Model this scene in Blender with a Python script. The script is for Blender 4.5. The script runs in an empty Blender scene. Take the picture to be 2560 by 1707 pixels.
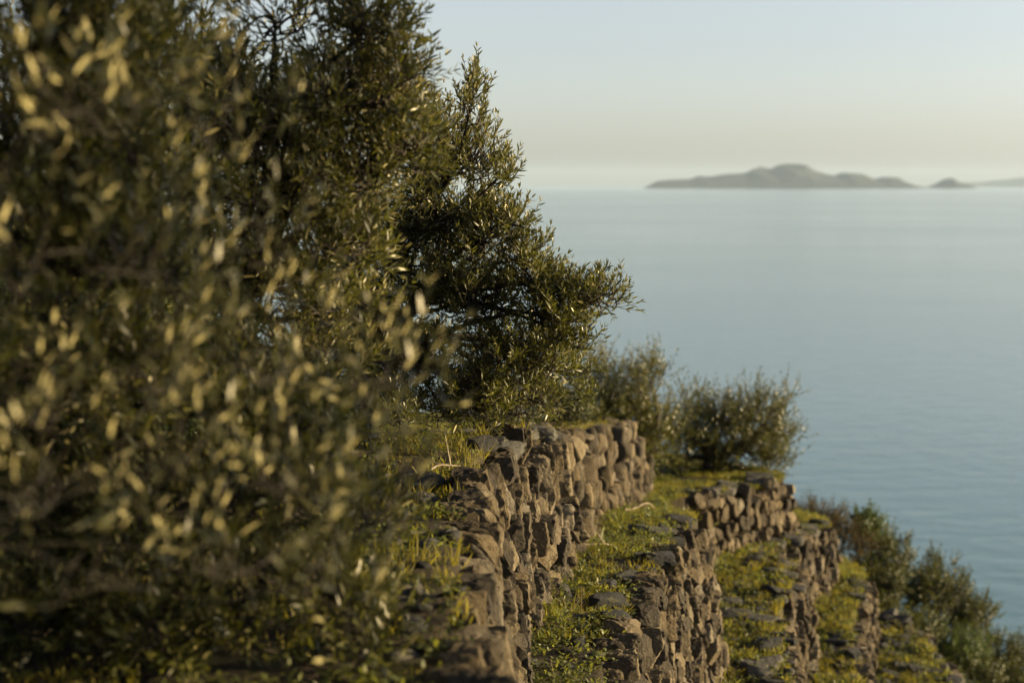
import bpy, bmesh, math, random
import numpy as np
from mathutils import Vector, Matrix, noise as mnoise

# ------------------------------------------------------------------ camera, sky, sun, exposure
scene = bpy.context.scene
col = scene.collection
W, H = 2560.0, 1707.0
LENS = 50.0
FPX = W * LENS / 36.0
HORIZON_Y = 464.0
PITCH = math.atan((H / 2 - HORIZON_Y) / FPX)

cam_d = bpy.data.cameras.new('camera')
cam_d.lens = LENS
cam_d.sensor_width = 36.0
cam_d.clip_start = 0.05
cam_d.clip_end = 200000.0
cam_d.dof.use_dof = True
cam_d.dof.focus_distance = 7.4
cam_d.dof.aperture_fstop = 1.75
cam = bpy.data.objects.new('camera', cam_d)
cam.rotation_euler = (math.pi / 2 - PITCH, 0, 0)
col.objects.link(cam)
scene.camera = cam

SUN_ELEV = math.radians(12.0)
SUN_AZ = math.radians(92.0)          # clockwise from +Y (the view direction)
SUN_DIR = Vector((math.sin(SUN_AZ) * math.cos(SUN_ELEV), math.cos(SUN_AZ) * math.cos(SUN_ELEV), math.sin(SUN_ELEV)))

world = bpy.data.worlds.new('World')
scene.world = world
world.use_nodes = True
wn = world.node_tree
bg = wn.nodes['Background']
sky = wn.nodes.new('ShaderNodeTexSky')
sky.sky_type = 'NISHITA'
sky.sun_disc = False
sky.sun_elevation = SUN_ELEV
sky.sun_rotation = SUN_AZ
sky.altitude = 60.0
sky.air_density = 0.8
sky.dust_density = 1.8
sky.ozone_density = 0.8
hsv = wn.nodes.new('ShaderNodeHueSaturation')
hsv.inputs['Saturation'].default_value = 0.52
wn.links.new(sky.outputs[0], hsv.inputs['Color'])
wn.links.new(hsv.outputs[0], bg.inputs['Color'])
bg.inputs['Strength'].default_value = 0.072

sun_d = bpy.data.lights.new('sun', 'SUN')
sun_d.energy = 5.0
sun_d.angle = math.radians(0.6)
sun_d.color = (1.0, 0.74, 0.37)
sun = bpy.data.objects.new('sun', sun_d)
sun.rotation_euler = (-SUN_DIR).to_track_quat('-Z', 'Y').to_euler()
sun.location = SUN_DIR * 50
col.objects.link(sun)

scene.view_settings.view_transform = 'Standard'
scene.view_settings.look = 'None'
scene.view_settings.gamma = 1.0
scene.view_settings.use_curve_mapping = False
scene.view_settings.exposure = 1.62
scene.render.engine = 'CYCLES'
cy = scene.cycles
cy.use_denoising = True
cy.max_bounces = 6
cy.diffuse_bounces = 3
cy.glossy_bounces = 2
cy.transmission_bounces = 3
cy.volume_bounces = 1
cy.transparent_max_bounces = 4
cy.sample_clamp_indirect = 4.0
cy.use_light_tree = True
scene.render.use_motion_blur = False

rng = np.random.default_rng(11)
random.seed(11)
CP, SP = math.cos(PITCH), math.sin(PITCH)


def at(px, py, Y):
    """World point on the photograph's ray (px, py) at distance Y along the view's ground direction."""
    u, v = px - W / 2, H / 2 - py
    d = np.array([u, FPX * CP + v * SP, -FPX * SP + v * CP])
    return d * (Y / d[1])


def project(p):
    p = np.asarray(p, float)
    f = p[..., 1] * CP - p[..., 2] * SP
    up = p[..., 1] * SP + p[..., 2] * CP
    return np.stack([W / 2 + FPX * p[..., 0] / f, H / 2 - FPX * up / f, f], -1)


def mpx(px, Y):
    return px * Y / FPX


# ------------------------------------------------------------------ materials
def new_mat(name):
    m = bpy.data.materials.new(name)
    m.use_nodes = True
    nt = m.node_tree
    nt.nodes.clear()
    out = nt.nodes.new('ShaderNodeOutputMaterial')
    return m, nt, out


def node(nt, typ, **kw):
    n = nt.nodes.new(typ)
    for k, v in kw.items():
        if k in n.inputs:
            n.inputs[k].default_value = v
        else:
            setattr(n, k, v)
    return n


def ramp(nt, stops):
    r = nt.nodes.new('ShaderNodeValToRGB')
    els = r.color_ramp.elements
    while len(els) < len(stops):
        els.new(0.5)
    for e, (p, c) in zip(els, stops):
        e.position = p
        e.color = tuple(c) + (1.0,)
    return r


def mix_col(nt, fac, a, b, blend='MIX'):
    m = nt.nodes.new('ShaderNodeMix')
    m.data_type = 'RGBA'
    m.blend_type = blend
    for sock, val in ((m.inputs[0], fac), (m.inputs[6], a), (m.inputs[7], b)):
        if hasattr(val, 'type') and not isinstance(val, (tuple, list, float, int)):
            nt.links.new(val, sock)
        elif isinstance(val, (tuple, list)):
            sock.default_value = tuple(val) + (1.0,)
        else:
            sock.default_value = val
    return m.outputs[2]


def leaf_material(name, top_a, top_b, under, transl, rough=0.42, tf=0.35, spec=0.5, obj_random=False):
    m, nt, out = new_mat(name)
    if obj_random:
        info = node(nt, 'ShaderNodeObjectInfo')
        rnd = info.outputs['Random']
    else:
        rnd = node(nt, 'ShaderNodeAttribute', attribute_name='rnd').outputs['Fac']
    top = ramp(nt, [(0.0, top_a), (1.0, top_b)])
    nt.links.new(rnd, top.inputs[0])
    geo = node(nt, 'ShaderNodeNewGeometry')
    c = mix_col(nt, geo.outputs['Backfacing'], top.outputs[0], under)
    bs = node(nt, 'ShaderNodeBsdfPrincipled')
    bs.inputs['Roughness'].default_value = rough
    bs.inputs['Specular IOR Level'].default_value = spec
    nt.links.new(c, bs.inputs['Base Color'])
    tr = node(nt, 'ShaderNodeBsdfTranslucent')
    tcol = mix_col(nt, rnd, transl, tuple(x * 0.6 for x in transl))
    nt.links.new(tcol, tr.inputs['Color'])
    mx = node(nt, 'ShaderNodeMixShader')
    mx.inputs[0].default_value = tf
    nt.links.new(bs.outputs[0], mx.inputs[1])
    nt.links.new(tr.outputs[0], mx.inputs[2])
    nt.links.new(mx.outputs[0], out.inputs['Surface'])
    return m


def rough_material(name, stops, scale=6.0, bump=0.5, rough=0.9, obj_random=True, detail_scale=40.0, spots=None, per_piece=False):
    m, nt, out = new_mat(name)
    tc = node(nt, 'ShaderNodeTexCoord')
    geo = node(nt, 'ShaderNodeNewGeometry')
    n1 = node(nt, 'ShaderNodeTexNoise', Scale=scale, Detail=6.0, Roughness=0.65)
    nt.links.new(geo.outputs['Position'], n1.inputs['Vector'])
    r = ramp(nt, stops)
    if obj_random:
        info = node(nt, 'ShaderNodeObjectInfo')
        mm = node(nt, 'ShaderNodeMath', operation='MULTIPLY_ADD')
        nt.links.new(node(nt, 'ShaderNodeAttribute', attribute_name='rnd').outputs['Fac'] if per_piece else info.outputs['Random'], mm.inputs[0])
        mm.inputs[1].default_value = 0.75
        mm.inputs[2].default_value = -0.34
        ad = node(nt, 'ShaderNodeMath', operation='ADD', use_clamp=True)
        nt.links.new(mm.outputs[0], ad.inputs[0])
        nt.links.new(n1.outputs['Fac'], ad.inputs[1])
        nt.links.new(ad.outputs[0], r.inputs[0])
    else:
        nt.links.new(n1.outputs['Fac'], r.inputs[0])
    c = r.outputs[0]
    if obj_random:
        src = mm.inputs[0].links[0].from_socket
        m7 = node(nt, 'ShaderNodeMath', operation='MULTIPLY')
        nt.links.new(src, m7.inputs[0])
        m7.inputs[1].default_value = 7.31
        fr = node(nt, 'ShaderNodeMath', operation='FRACT')
        nt.links.new(m7.outputs[0], fr.inputs[0])
        gt = node(nt, 'ShaderNodeMath', operation='MULTIPLY')
        nt.links.new(fr.outputs[0], gt.inputs[0])
        nt.links.new(fr.outputs[0], gt.inputs[1])
        hs = node(nt, 'ShaderNodeHueSaturation')
        hs.inputs['Saturation'].default_value = 0.62
        nt.links.new(c, hs.inputs['Color'])
        c = mix_col(nt, gt.outputs[0], c, hs.outputs[0])
    if spots:
        n3 = node(nt, 'ShaderNodeTexNoise', Scale=spots[1], Detail=4.0, Roughness=0.6)
        nt.links.new(geo.outputs['Position'], n3.inputs['Vector'])
        sr = ramp(nt, [(spots[2], (0, 0, 0)), (spots[2] + 0.06, (1, 1, 1))])
        nt.links.new(n3.outputs['Fac'], sr.inputs[0])
        c = mix_col(nt, sr.outputs[0], c, spots[0])
    n2 = node(nt, 'ShaderNodeTexNoise', Scale=detail_scale, Detail=8.0, Roughness=0.7)
    nt.links.new(geo.outputs['Position'], n2.inputs['Vector'])
    c = mix_col(nt, 0.45, c, n2.outputs['Fac'], 'OVERLAY')
    b = node(nt, 'ShaderNodeBump', Strength=bump, Distance=0.03)
    nt.links.new(n2.outputs['Fac'], b.inputs['Height'])
    bs = node(nt, 'ShaderNodeBsdfPrincipled')
    bs.inputs['Roughness'].default_value = rough
    bs.inputs['Specular IOR Level'].default_value = 0.25
    nt.links.new(c, bs.inputs['Base Color'])
    nt.links.new(b.outputs[0], bs.inputs['Normal'])
    nt.links.new(bs.outputs[0], out.inputs['Surface'])
    return m


M = {}
M['stone'] = rough_material('dry_stone', [(0.12, (0.0307, 0.02571, 0.02013)), (0.42, (0.05419, 0.042, 0.02554)), (0.68, (0.08851, 0.06857, 0.04025)), (0.95, (0.1445, 0.1183, 0.07741))],
                            scale=7.0, bump=0.9, detail_scale=55.0, spots=((0.1536, 0.1415, 0.1006), 16.0, 0.66))
M['stone_mass'] = rough_material('dry_stone_far', [(0.12, (0.0307, 0.02571, 0.02013)), (0.42, (0.05419, 0.042, 0.02554)), (0.68, (0.08851, 0.06857, 0.04025)), (0.95, (0.1445, 0.1183, 0.07741))],
                            scale=7.0, bump=0.9, detail_scale=55.0, spots=((0.1536, 0.1415, 0.1006), 16.0, 0.66), per_piece=True)
M['slab'] = rough_material('weathered_slab', [(0.2, (0.01872, 0.02016, 0.0216)), (0.55, (0.036, 0.03672, 0.036)), (0.9, (0.0684, 0.06624, 0.05904))],
                           scale=6.0, bump=0.9, detail_scale=45.0, spots=((0.072, 0.072, 0.0396), 9.0, 0.60))
M['slab_mass'] = rough_material('slate_chips', [(0.2, (0.01872, 0.02016, 0.0216)), (0.55, (0.036, 0.03672, 0.036)), (0.9, (0.0684, 0.06624, 0.05904))],
                           scale=6.0, bump=0.9, detail_scale=45.0, spots=((0.072, 0.072, 0.0396), 9.0, 0.60), per_piece=True)
M['soil'] = rough_material('terrace_soil', [(0.25, (0.021, 0.01725, 0.012)), (0.5, (0.0375, 0.03, 0.02025)), (0.62, (0.0525, 0.05625, 0.015)), (0.85, (0.09, 0.0825, 0.02625))],
                           scale=2.2, bump=1.0, obj_random=False, detail_scale=30.0)
M['bark'] = rough_material('olive_bark', [(0.2, (0.021, 0.0174, 0.0132)), (0.8, (0.06, 0.0528, 0.042))], scale=14.0, bump=0.9, detail_scale=60.0)
M['dry_wood'] = rough_material('bleached_wood', [(0.2, (0.12, 0.09, 0.06)), (0.8, (0.27, 0.225, 0.165))], scale=14.0, bump=0.5, detail_scale=60.0)
OL = dict(top_a=(0.008, 0.012, 0.003), top_b=(0.080, 0.080, 0.021), under=(0.18, 0.162, 0.070), transl=(0.19, 0.20, 0.026), rough=0.38, tf=0.22, spec=0.30)
M['olive'] = leaf_material('olive_leaf', **OL)
M['olive_single'] = leaf_material('olive_leaf_single', obj_random=True, **OL)
OH = dict(top_a=(0.006, 0.009, 0.003), top_b=(0.050, 0.050, 0.016), under=(0.29, 0.262, 0.130), transl=(0.11, 0.12, 0.018), rough=0.40, tf=0.12, spec=0.28)  # sun highlights put into the leaf colour: paler undersides, darker tops
M['olive_highlight'] = leaf_material('highlight_olive_leaf', **OH)
M['olive_highlight_single'] = leaf_material('highlight_olive_leaf_single', obj_random=True, **OH)
M['grass'] = leaf_material('grass_blade', (0.08925, 0.0918, 0.0119), (0.17, 0.1403, 0.0238), (0.136, 0.1232, 0.0221), (0.357, 0.3145, 0.034), rough=0.55, tf=0.45, spec=0.25)
M['weed'] = leaf_material('weed_leaf', (0.04605, 0.06524, 0.01382), (0.09979, 0.1074, 0.02303), (0.09979, 0.1151, 0.0307), (0.2609, 0.2763, 0.03838), rough=0.5, tf=0.42, spec=0.4)
M['straw'] = leaf_material('dry_stem', (0.144, 0.1094, 0.05184), (0.2189, 0.1728, 0.09216), (0.1728, 0.1382, 0.06912), (0.1728, 0.1267, 0.04608), rough=0.7, tf=0.25, spec=0.2)
M['shrub'] = leaf_material('shrub_leaf', (0.01873, 0.02874, 0.006242), (0.04494, 0.04864, 0.0104), (0.04494, 0.05306, 0.01665), (0.09734, 0.1062, 0.01665), rough=0.5, tf=0.35, spec=0.4)
M['shrub_rust'] = leaf_material('rust_leaf', (0.034, 0.030, 0.011), (0.070, 0.050, 0.019), (0.06, 0.045, 0.02), (0.10, 0.075, 0.018), rough=0.6, tf=0.35, spec=0.2)
M['shrub_green'] = leaf_material('bright_shrub_leaf', (0.02304, 0.0432, 0.01152), (0.04608, 0.06912, 0.01728), (0.05184, 0.06912, 0.02304), (0.1152, 0.1613, 0.0288), rough=0.5, tf=0.35, spec=0.4)


# ------------------------------------------------------------------ object helpers
def tag(o, label=None, category=None, group=None, kind=None):
    for k, v in (('label', label), ('category', category), ('group', group), ('kind', kind)):
        if v:
            o[k] = v
    return o


def empty(name, loc, label, category, group=None):
    o = bpy.data.objects.new(name, None)
    o.empty_display_size = 0.2
    o.location = tuple(float(v) for v in loc)
    col.objects.link(o)
    return tag(o, label, category, group)


def link_mesh(name, me, mat, parent=None):
    o = bpy.data.objects.new(name, me)
    if mat and not me.materials:
        me.materials.append(mat)
    col.objects.link(o)
    if parent is not None:
        o.parent = parent
        o.matrix_parent_inverse = Matrix.Translation(-parent.location)
    return o


class Geo:
    """Collects world-space geometry and makes one mesh object of it."""

    def __init__(self):
        self.v, self.t, self.r, self.n = [], [], [], 0      # verts, faces (uniform lists), rnd per face

    def add(self, verts, faces, rnd=0.5):
        verts = np.asarray(verts, np.float32)
        for f in faces:
            f = np.asarray(f, np.int64) + self.n
            self.t.append(f)
            self.r.append(np.broadcast_to(np.asarray(rnd, np.float32), (len(f),)).copy() if np.ndim(rnd) == 0 else np.asarray(rnd, np.float32))
        self.v.append(verts)
        self.n += len(verts)

    def tube(self, pts, rad, sides=5):
        pts = np.asarray(pts, float)
        rad = np.broadcast_to(np.asarray(rad, float), (len(pts),))
        tan = np.gradient(pts, axis=0)
        tan /= np.linalg.norm(tan, axis=1)[:, None] + 1e-9
        ref = np.array([0.31, 0.87, 0.38])
        a = np.cross(tan, ref)
        a /= np.linalg.norm(a, axis=1)[:, None] + 1e-9
        b = np.cross(tan, a)
        ang = np.arange(sides) * 2 * math.pi / sides
        ring = pts[:, None] + rad[:, None, None] * (np.cos(ang)[None, :, None] * a[:, None] + np.sin(ang)[None, :, None] * b[:, None])
        n = len(pts)
        i = np.arange(n - 1)[:, None] * sides
        j = np.arange(sides)[None]
        k = (np.arange(sides) + 1) % sides
        f = np.stack([i + j, i + k[None], i + sides + k[None], i + sides + j], -1).reshape(-1, 4)
        self.add(ring.reshape(-1, 3), [f])

    def leaves(self, P, D, N, L, Wd, curl, rnd):
        """Lance-shaped leaves: base point, direction, normal, length, width, droop."""
        n = len(P)
        if n == 0:
            return
        D = D / (np.linalg.norm(D, axis=1)[:, None] + 1e-9)
        B = np.cross(N, D)
        B /= np.linalg.norm(B, axis=1)[:, None] + 1e-9
        N = np.cross(D, B)
        T = np.array([(0, 0, 0), (0.28, -0.46, 0.04), (0.28, 0.46, 0.04), (0.66, -0.42, 0.05), (0.66, 0.42, 0.05), (1, 0, 0)])
        t, s, u = T[:, 0], T[:, 1], T[:, 2]
        v = P[:, None] + D[:, None] * (t[None, :, None] * L[:, None, None]) + B[:, None] * (s[None, :, None] * Wd[:, None, None]) \
            + N[:, None] * ((u[None] * Wd[:, None] - curl[:, None] * (t ** 2)[None] * L[:, None])[..., None])
        o = np.arange(n)[:, None] * 6
        tri = np.concatenate([o + np.array([0, 1, 2]), o + np.array([3, 5, 4])])
        quad = o + np.array([1, 3, 4, 2])
        base = self.n
        self.v.append(v.reshape(-1, 3).astype(np.float32))
        self.t.append(tri + base)
        self.r.append(np.tile(rnd, 2).astype(np.float32))
        self.t.append(quad + base)
        self.r.append(rnd.astype(np.float32))
        self.n += 6 * n

    def build(self, name, mat, parent=None, smooth=False):
        me = bpy.data.meshes.new(name)
        v = np.concatenate(self.v)
        me.vertices.add(len(v))
        me.vertices.foreach_set('co', v.ravel())
        loops = np.concatenate([f.ravel() for f in self.t]).astype(np.int32)
        sizes = np.concatenate([np.full(len(f), f.shape[1], np.int32) for f in self.t])
        me.loops.add(len(loops))
        me.loops.foreach_set('vertex_index', loops)
        me.polygons.add(len(sizes))
        starts = np.concatenate([[0], np.cumsum(sizes)[:-1]]).astype(np.int32)
        me.polygons.foreach_set('loop_start', starts)
        if smooth:
            me.polygons.foreach_set('use_smooth', np.ones(len(sizes), bool))
        me.update(calc_edges=True)
        at_ = me.attributes.new('rnd', 'FLOAT', 'FACE')
        at_.data.foreach_set('value', np.concatenate(self.r).astype(np.float32))
        return link_mesh(name, me, mat, parent)


def unit(v):
    return v / (np.linalg.norm(v) + 1e-9)


# ------------------------------------------------------------------ terraces: levels and wall lines (plan)
# heights of the terrace levels along the view direction
ZU = lambda y: -np.interp(y, [0, 6.6, 7.7, 9, 10.3, 13, 16.5, 22, 40], [1.36, 1.38, 1.44, 1.61, 1.83, 2.28, 2.82, 3.5, 5.5])
ZA = lambda y: -np.interp(y, [0, 7, 8.2, 9.9, 12, 16, 18, 22, 40], [2.34, 2.36, 2.42, 2.62, 2.88, 3.52, 3.76, 4.2, 6.2])
ZB = lambda y: -np.interp(y, [0, 14, 16, 18, 19, 22, 40], [4.18, 4.22, 4.24, 4.50, 4.62, 5.0, 7.0])
ZC = lambda y: -np.interp(y, [0, 16, 19, 22, 40], [5.28, 5.30, 5.40, 5.7, 7.6])
ZD = lambda y: -np.interp(y, [0, 17, 20, 24, 40], [6.25, 6.28, 6.30, 6.6, 8.2])
LV = [ZU, ZA, ZB, ZC, ZD]


def plan(px, Y):
    return ((px - W / 2) / FPX * Y / CP * 1.0, Y)


L1 = [(-0.02, 2.2), (-0.05, 3.4), (-0.06, 4.0), (-0.08, 4.5), (-0.10, 5.0), (-0.12, 5.7), (-0.11, 6.6), (-0.03, 7.7), (0.18, 9.0), (0.36, 10.3), (0.80, 13.0), (1.20, 15.2), (1.48, 16.5)]
L1b = [(1.42, 17.3), (1.0, 18.5), (0.0, 20.0), (-3, 22), (-60, 26)]
L2 = [(0.45, 4.6), (0.52, 6.0), (0.58, 7.0), (0.83, 8.2), (1.00, 9.0), (1.18, 9.9), (1.42, 11.2), (1.70, 12.0)]
L2b = [(1.72, 12.5), (1.60, 13.4), (1.75, 15.2)]
L3 = [(2.14, 15.9), (2.60, 16.5), (3.12, 17.2), (3.60, 18.0)]
L3b = [(3.72, 18.7), (3.3, 20.5), (2.0, 24), (-4, 28), (-60, 32)]
L4 = [(2.25, 9.0), (2.42, 11.2), (2.57, 12.5), (2.83, 14.0), (3.33, 15.5)]
L4b = [(3.30, 15.9)]
L5 = [(2.97, 16.2), (3.45, 17.1), (3.95, 18.1), (4.42, 19.0)]
L5b = [(4.55, 19.8), (4.2, 22.5), (2.5, 27), (-4, 32), (-60, 36)]
L6 = [(3.55, 12.5), (3.80, 14.2), (3.97, 15.5), (4.16, 16.5), (4.62, 18.0), (4.94, 19.0)]
L6b = [(5.15, 20.0), (5.2, 24), (3, 30), (-4, 36), (-60, 40)]
L7 = [(5.2, 14.0), (5.55, 16.5), (5.80, 18.3), (5.85, 19.5), (5.70, 20.6)]
L7b = [(5.8, 22.5), (5.5, 27), (3.5, 33), (-4, 39), (-60, 44)]


def nearpt(L):
    return [(-60, -30), (L[0][0] - 0.2, -30), (L[0][0] - 0.1, -5)]


POLY = [nearpt(L1) + L1 + L1b, nearpt(L2) + L2 + L2b + L3 + L3b, nearpt(L4) + L4 + L4b + L5 + L5b, nearpt(L6) + L6 + L6b, nearpt(L7) + L7 + L7b]
POLY = [np.array(p, float) for p in POLY]


def inside(P, poly):
    x, y = P[:, 0], P[:, 1]
    c = np.zeros(len(P), bool)
    n = len(poly)
    for i in range(n):
        (x1, y1), (x2, y2) = poly[i], poly[(i + 1) % n]
        m = ((y1 > y) != (y2 > y))
        xi = (x2 - x1) * (y - y1) / ((y2 - y1) if abs(y2 - y1) > 1e-9 else 1e-9) + x1
        c ^= m & (x < xi)
    return c


def pdist(P, poly):
    d = np.full(len(P), 1e9)
    n = len(poly)
    for i in range(n):
        a, b = poly[i], poly[(i + 1) % n]
        ab = b - a
        t = np.clip(((P - a) @ ab) / (ab @ ab + 1e-12), 0, 1)
        d = np.minimum(d, np.linalg.norm(P - (a + t[:, None] * ab), axis=1))
    return d


def vnoise(x, y, s, seed=0.0):
    """Cheap smooth value noise, vectorised."""
    x = x * s + seed * 17.3
    y = y * s + seed * 9.1
    xi, yi = np.floor(x), np.floor(y)
    fx, fy = x - xi, y - yi
    fx, fy = fx * fx * (3 - 2 * fx), fy * fy * (3 - 2 * fy)

    def h(a, b):
        v = np.sin(a * 127.1 + b * 311.7) * 43758.5453
        return v - np.floor(v)
    return (h(xi, yi) * (1 - fx) + h(xi + 1, yi) * fx) * (1 - fy) + (h(xi, yi + 1) * (1 - fx) + h(xi + 1, yi + 1) * fx) * fy - 0.5


STEP_IN = 0.09     # the earth step stands this far behind the wall's face


def level_of(P, shrink=0.0):
    lev = np.full(len(P), 5)
    for k in range(4, -1, -1):
        Q = P + np.array([shrink, -shrink * 0.3]) if shrink else P
        lev[inside(Q, POLY[k])] = k
    return lev


def ground_z(P, shrink=STEP_IN):
    P = np.asarray(P, float)
    x, y = P[:, 0], P[:, 1]
    lev = level_of(P, shrink)
    z = np.zeros(len(P))
    for k in range(5):
        m = lev == k
        z[m] = LV[k](y[m])
    m = lev == 5
    if m.any():
        d = pdist(P[m], POLY[4])
        z[m] = ZD(y[m]) - 0.75 - 0.72 * d - 0.0
    u = lev == 0
    rise = np.maximum(0, (-1.7 - 0.03 * y) - x)
    z[u] += (0.75 * np.minimum(rise, 9) * (rise / (rise + 0.6)))[u]
    z += 0.16 * vnoise(x, y, 0.9, 1) * np.where(lev == 5, 3, 0.6) + 0.05 * vnoise(x, y, 3.1, 2) + 0.025 * vnoise(x, y, 9.0, 3)
    z = np.maximum(z, -66.0)
    return z


def axis(lo, a, b, hi, fine, grow=1.22):
    mid = list(np.arange(a, b + fine / 2, fine))
    left, s, p = [], fine, a
    while p > lo:
        s = min(s * grow, 12)
        p -= s
        left.append(p)
    right, s, p = [], fine, b
    while p < hi:
        s = min(s * grow, 12)
        p += s
        right.append(p)
    return np.array(left[::-1] + mid + right)


def build_ground():
    xs = axis(-110, -2.6, 6.8, 140, 0.05)
    ys = axis(-60, 2.6, 22.0, 170, 0.06)
    X, Y = np.meshgrid(xs, ys)
    P = np.stack([X.ravel(), Y.ravel()], 1)
    Z = ground_z(P)
    v = np.column_stack([P, Z])
    nx, ny = len(xs), len(ys)
    i = np.arange(ny - 1)[:, None] * nx + np.arange(nx - 1)[None]
    f = np.stack([i, i + 1, i + nx + 1, i + nx], -1).reshape(-1, 4)
    g = Geo()
    g.add(v, [f])
    o = g.build('ground', M['soil'], smooth=True)
    tag(o, 'dark earth of the stepped hillside', None, kind='structure')
    return o


build_ground()

# ------------------------------------------------------------------ sea, islands, air
SEA_Z = -60.0
m, nt, out = new_mat('sea_water')
geo = node(nt, 'ShaderNodeNewGeometry')
mp = node(nt, 'ShaderNodeMapping')
mp.inputs['Scale'].default_value = (0.16, 0.34, 1.0)
mp.inputs['Rotation'].default_value = (0, 0, math.radians(-14))
nt.links.new(geo.outputs['Position'], mp.inputs['Vector'])
nz = node(nt, 'ShaderNodeTexNoise', Scale=0.55, Detail=5.0, Roughness=0.55, Distortion=0.4)
nt.links.new(mp.outputs[0], nz.inputs['Vector'])
mp2 = node(nt, 'ShaderNodeMapping')
mp2.inputs['Scale'].default_value = (0.0011, 0.0022, 1.0)
mp2.inputs['Rotation'].default_value = (0, 0, math.radians(9))
nt.links.new(geo.outputs['Position'], mp2.inputs['Vector'])
nz2 = node(nt, 'ShaderNodeTexNoise', Scale=1.0, Detail=6.0, Roughness=0.6, Distortion=0.6)
nt.links.new(mp2.outputs[0], nz2.inputs['Vector'])
rr = node(nt, 'ShaderNodeMapRange')
rr.inputs['From Min'].default_value = 0.3
rr.inputs['From Max'].default_value = 0.7
rr.inputs['To Min'].default_value = 0.10
rr.inputs['To Max'].default_value = 0.16
nt.links.new(nz2.outputs['Fac'], rr.inputs['Value'])
bmp = node(nt, 'ShaderNodeBump', Strength=0.34, Distance=1.0)
nt.links.new(nz.outputs['Fac'], bmp.inputs['Height'])
bs = node(nt, 'ShaderNodeBsdfPrincipled')
bs.inputs['Base Color'].default_value = (0.065, 0.135, 0.172, 1)
bs.inputs['IOR'].default_value = 1.33
nt.links.new(rr.outputs[0], bs.inputs['Roughness'])
nt.links.new(bmp.outputs[0], bs.inputs['Normal'])
nt.links.new(bs.outputs[0], out.inputs['Surface'])
M['sea'] = m
FAR = 60000.0
g = Geo()
sx = np.array([-FAR, -3000, -300, 0, 300, 3000, FAR])
XX, YY = np.meshgrid(sx, sx)
i = np.arange(6)[:, None] * 7 + np.arange(6)[None]
g.add(np.column_stack([XX.ravel(), YY.ravel(), np.full(49, SEA_Z)]), [np.stack([i, i + 1, i + 8, i + 7], -1).reshape(-1, 4)])
tag(g.build('sea', M['sea']), 'calm blue-grey sea reaching to the horizon', None, kind='structure')

M['island'] = rough_material('island_rock', [(0.3, (0.008, 0.011, 0.010)), (0.7, (0.024, 0.026, 0.024))], scale=0.004, bump=0.0, obj_random=False, detail_scale=0.02)


def island(name, prof, D, label, depth=0.5, seed=1):
    px = np.array([p[0] for p in prof], float)
    py = np.array([p[1] for p in prof], float)
    x = np.linspace(px[0], px[-1], 150)
    base = HORIZON_Y + (-SEA_Z) / D * FPX
    hgt = np.maximum(0, (base - np.interp(x, px, py))) / FPX * D
    X = (x - W / 2) / FPX * D
    wid = (X[-1] - X[0]) * depth
    vs = np.linspace(-1, 1, 41)
    verts = []
    for v in vs:
        prof_v = np.maximum(0, 1 - abs(v) ** 1.7)
        nn = vnoise(X, np.full_like(X, v * wid), 1 / 420.0, seed) * 0.5 + vnoise(X, np.full_like(X, v * wid), 1 / 150.0, seed + 3) * 0.25
        sh = 0.0 if abs(v) < 0.03 else 1.0
        z = SEA_Z - 4 + hgt * prof_v * (1 + 0.7 * nn * sh - 0.15 * sh)
        verts.append(np.column_stack([X, np.full_like(X, D + v * wid * 0.5), z]))
    v = np.concatenate(verts)
    nx, ny = 150, 41
    i = np.arange(ny - 1)[:, None] * nx + np.arange(nx - 1)[None]
    g = Geo()
    g.add(v, [np.stack([i, i + 1, i + nx + 1, i + nx], -1).reshape(-1, 4)])
    return tag(g.build(name, M['island'], smooth=True), label, None, kind='structure')


island('island', [(1612, 471), (1620, 464), (1640, 453), (1679, 449), (1721, 448), (1743, 440), (1772, 442), (1806, 436), (1857, 433), (1878, 424), (1896, 417), (1921, 423), (1938, 414), (1964, 410), (2002, 411), (2023, 425), (2053, 433), (2083, 440), (2104, 432), (2151, 435), (2180, 448), (2202, 442), (2240, 444), (2261, 457), (2285, 467), (2296, 471)],
       30000.0, 'long hazy island with a humped ridge on the horizon', 0.45, 1)
island('islet', [(2308, 471), (2320, 465), (2338, 456), (2355, 447), (2374, 445), (2393, 456), (2414, 460), (2428, 471)],
       30600.0, 'small single-peaked islet to the right of the long island', 0.8, 5)
island('distant_coast', [(2330, 468), (2400, 458), (2450, 455), (2500, 450), (2560, 443), (2640, 438), (2760, 440), (2900, 452), (3000, 466)],
       52000.0, 'very faint far coastline at the right edge', 0.3, 8)

m, nt, out = new_mat('haze_air')
vol = node(nt, 'ShaderNodeVolumePrincipled')
vol.inputs['Color'].default_value = (0.60, 0.78, 1.0, 1)
vol.inputs['Density'].default_value = 1.0e-5
vol.inputs['Anisotropy'].default_value = 0.0
nt.links.new(vol.outputs[0], out.inputs['Volume'])
bm = bmesh.new()
bmesh.ops.create_cube(bm, size=1.0)
me = bpy.data.meshes.new('haze')
bmesh.ops.scale(bm, vec=(2 * FAR + 2000, 2 * FAR + 2000, 700.0), verts=bm.verts)
bmesh.ops.translate(bm, vec=(0, 0, -68.0 + 350.0), verts=bm.verts)
bm.to_mesh(me)
bm.free()
tag(link_mesh('haze', me, m), 'pale evening haze over the sea', None, kind='stuff')


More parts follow.
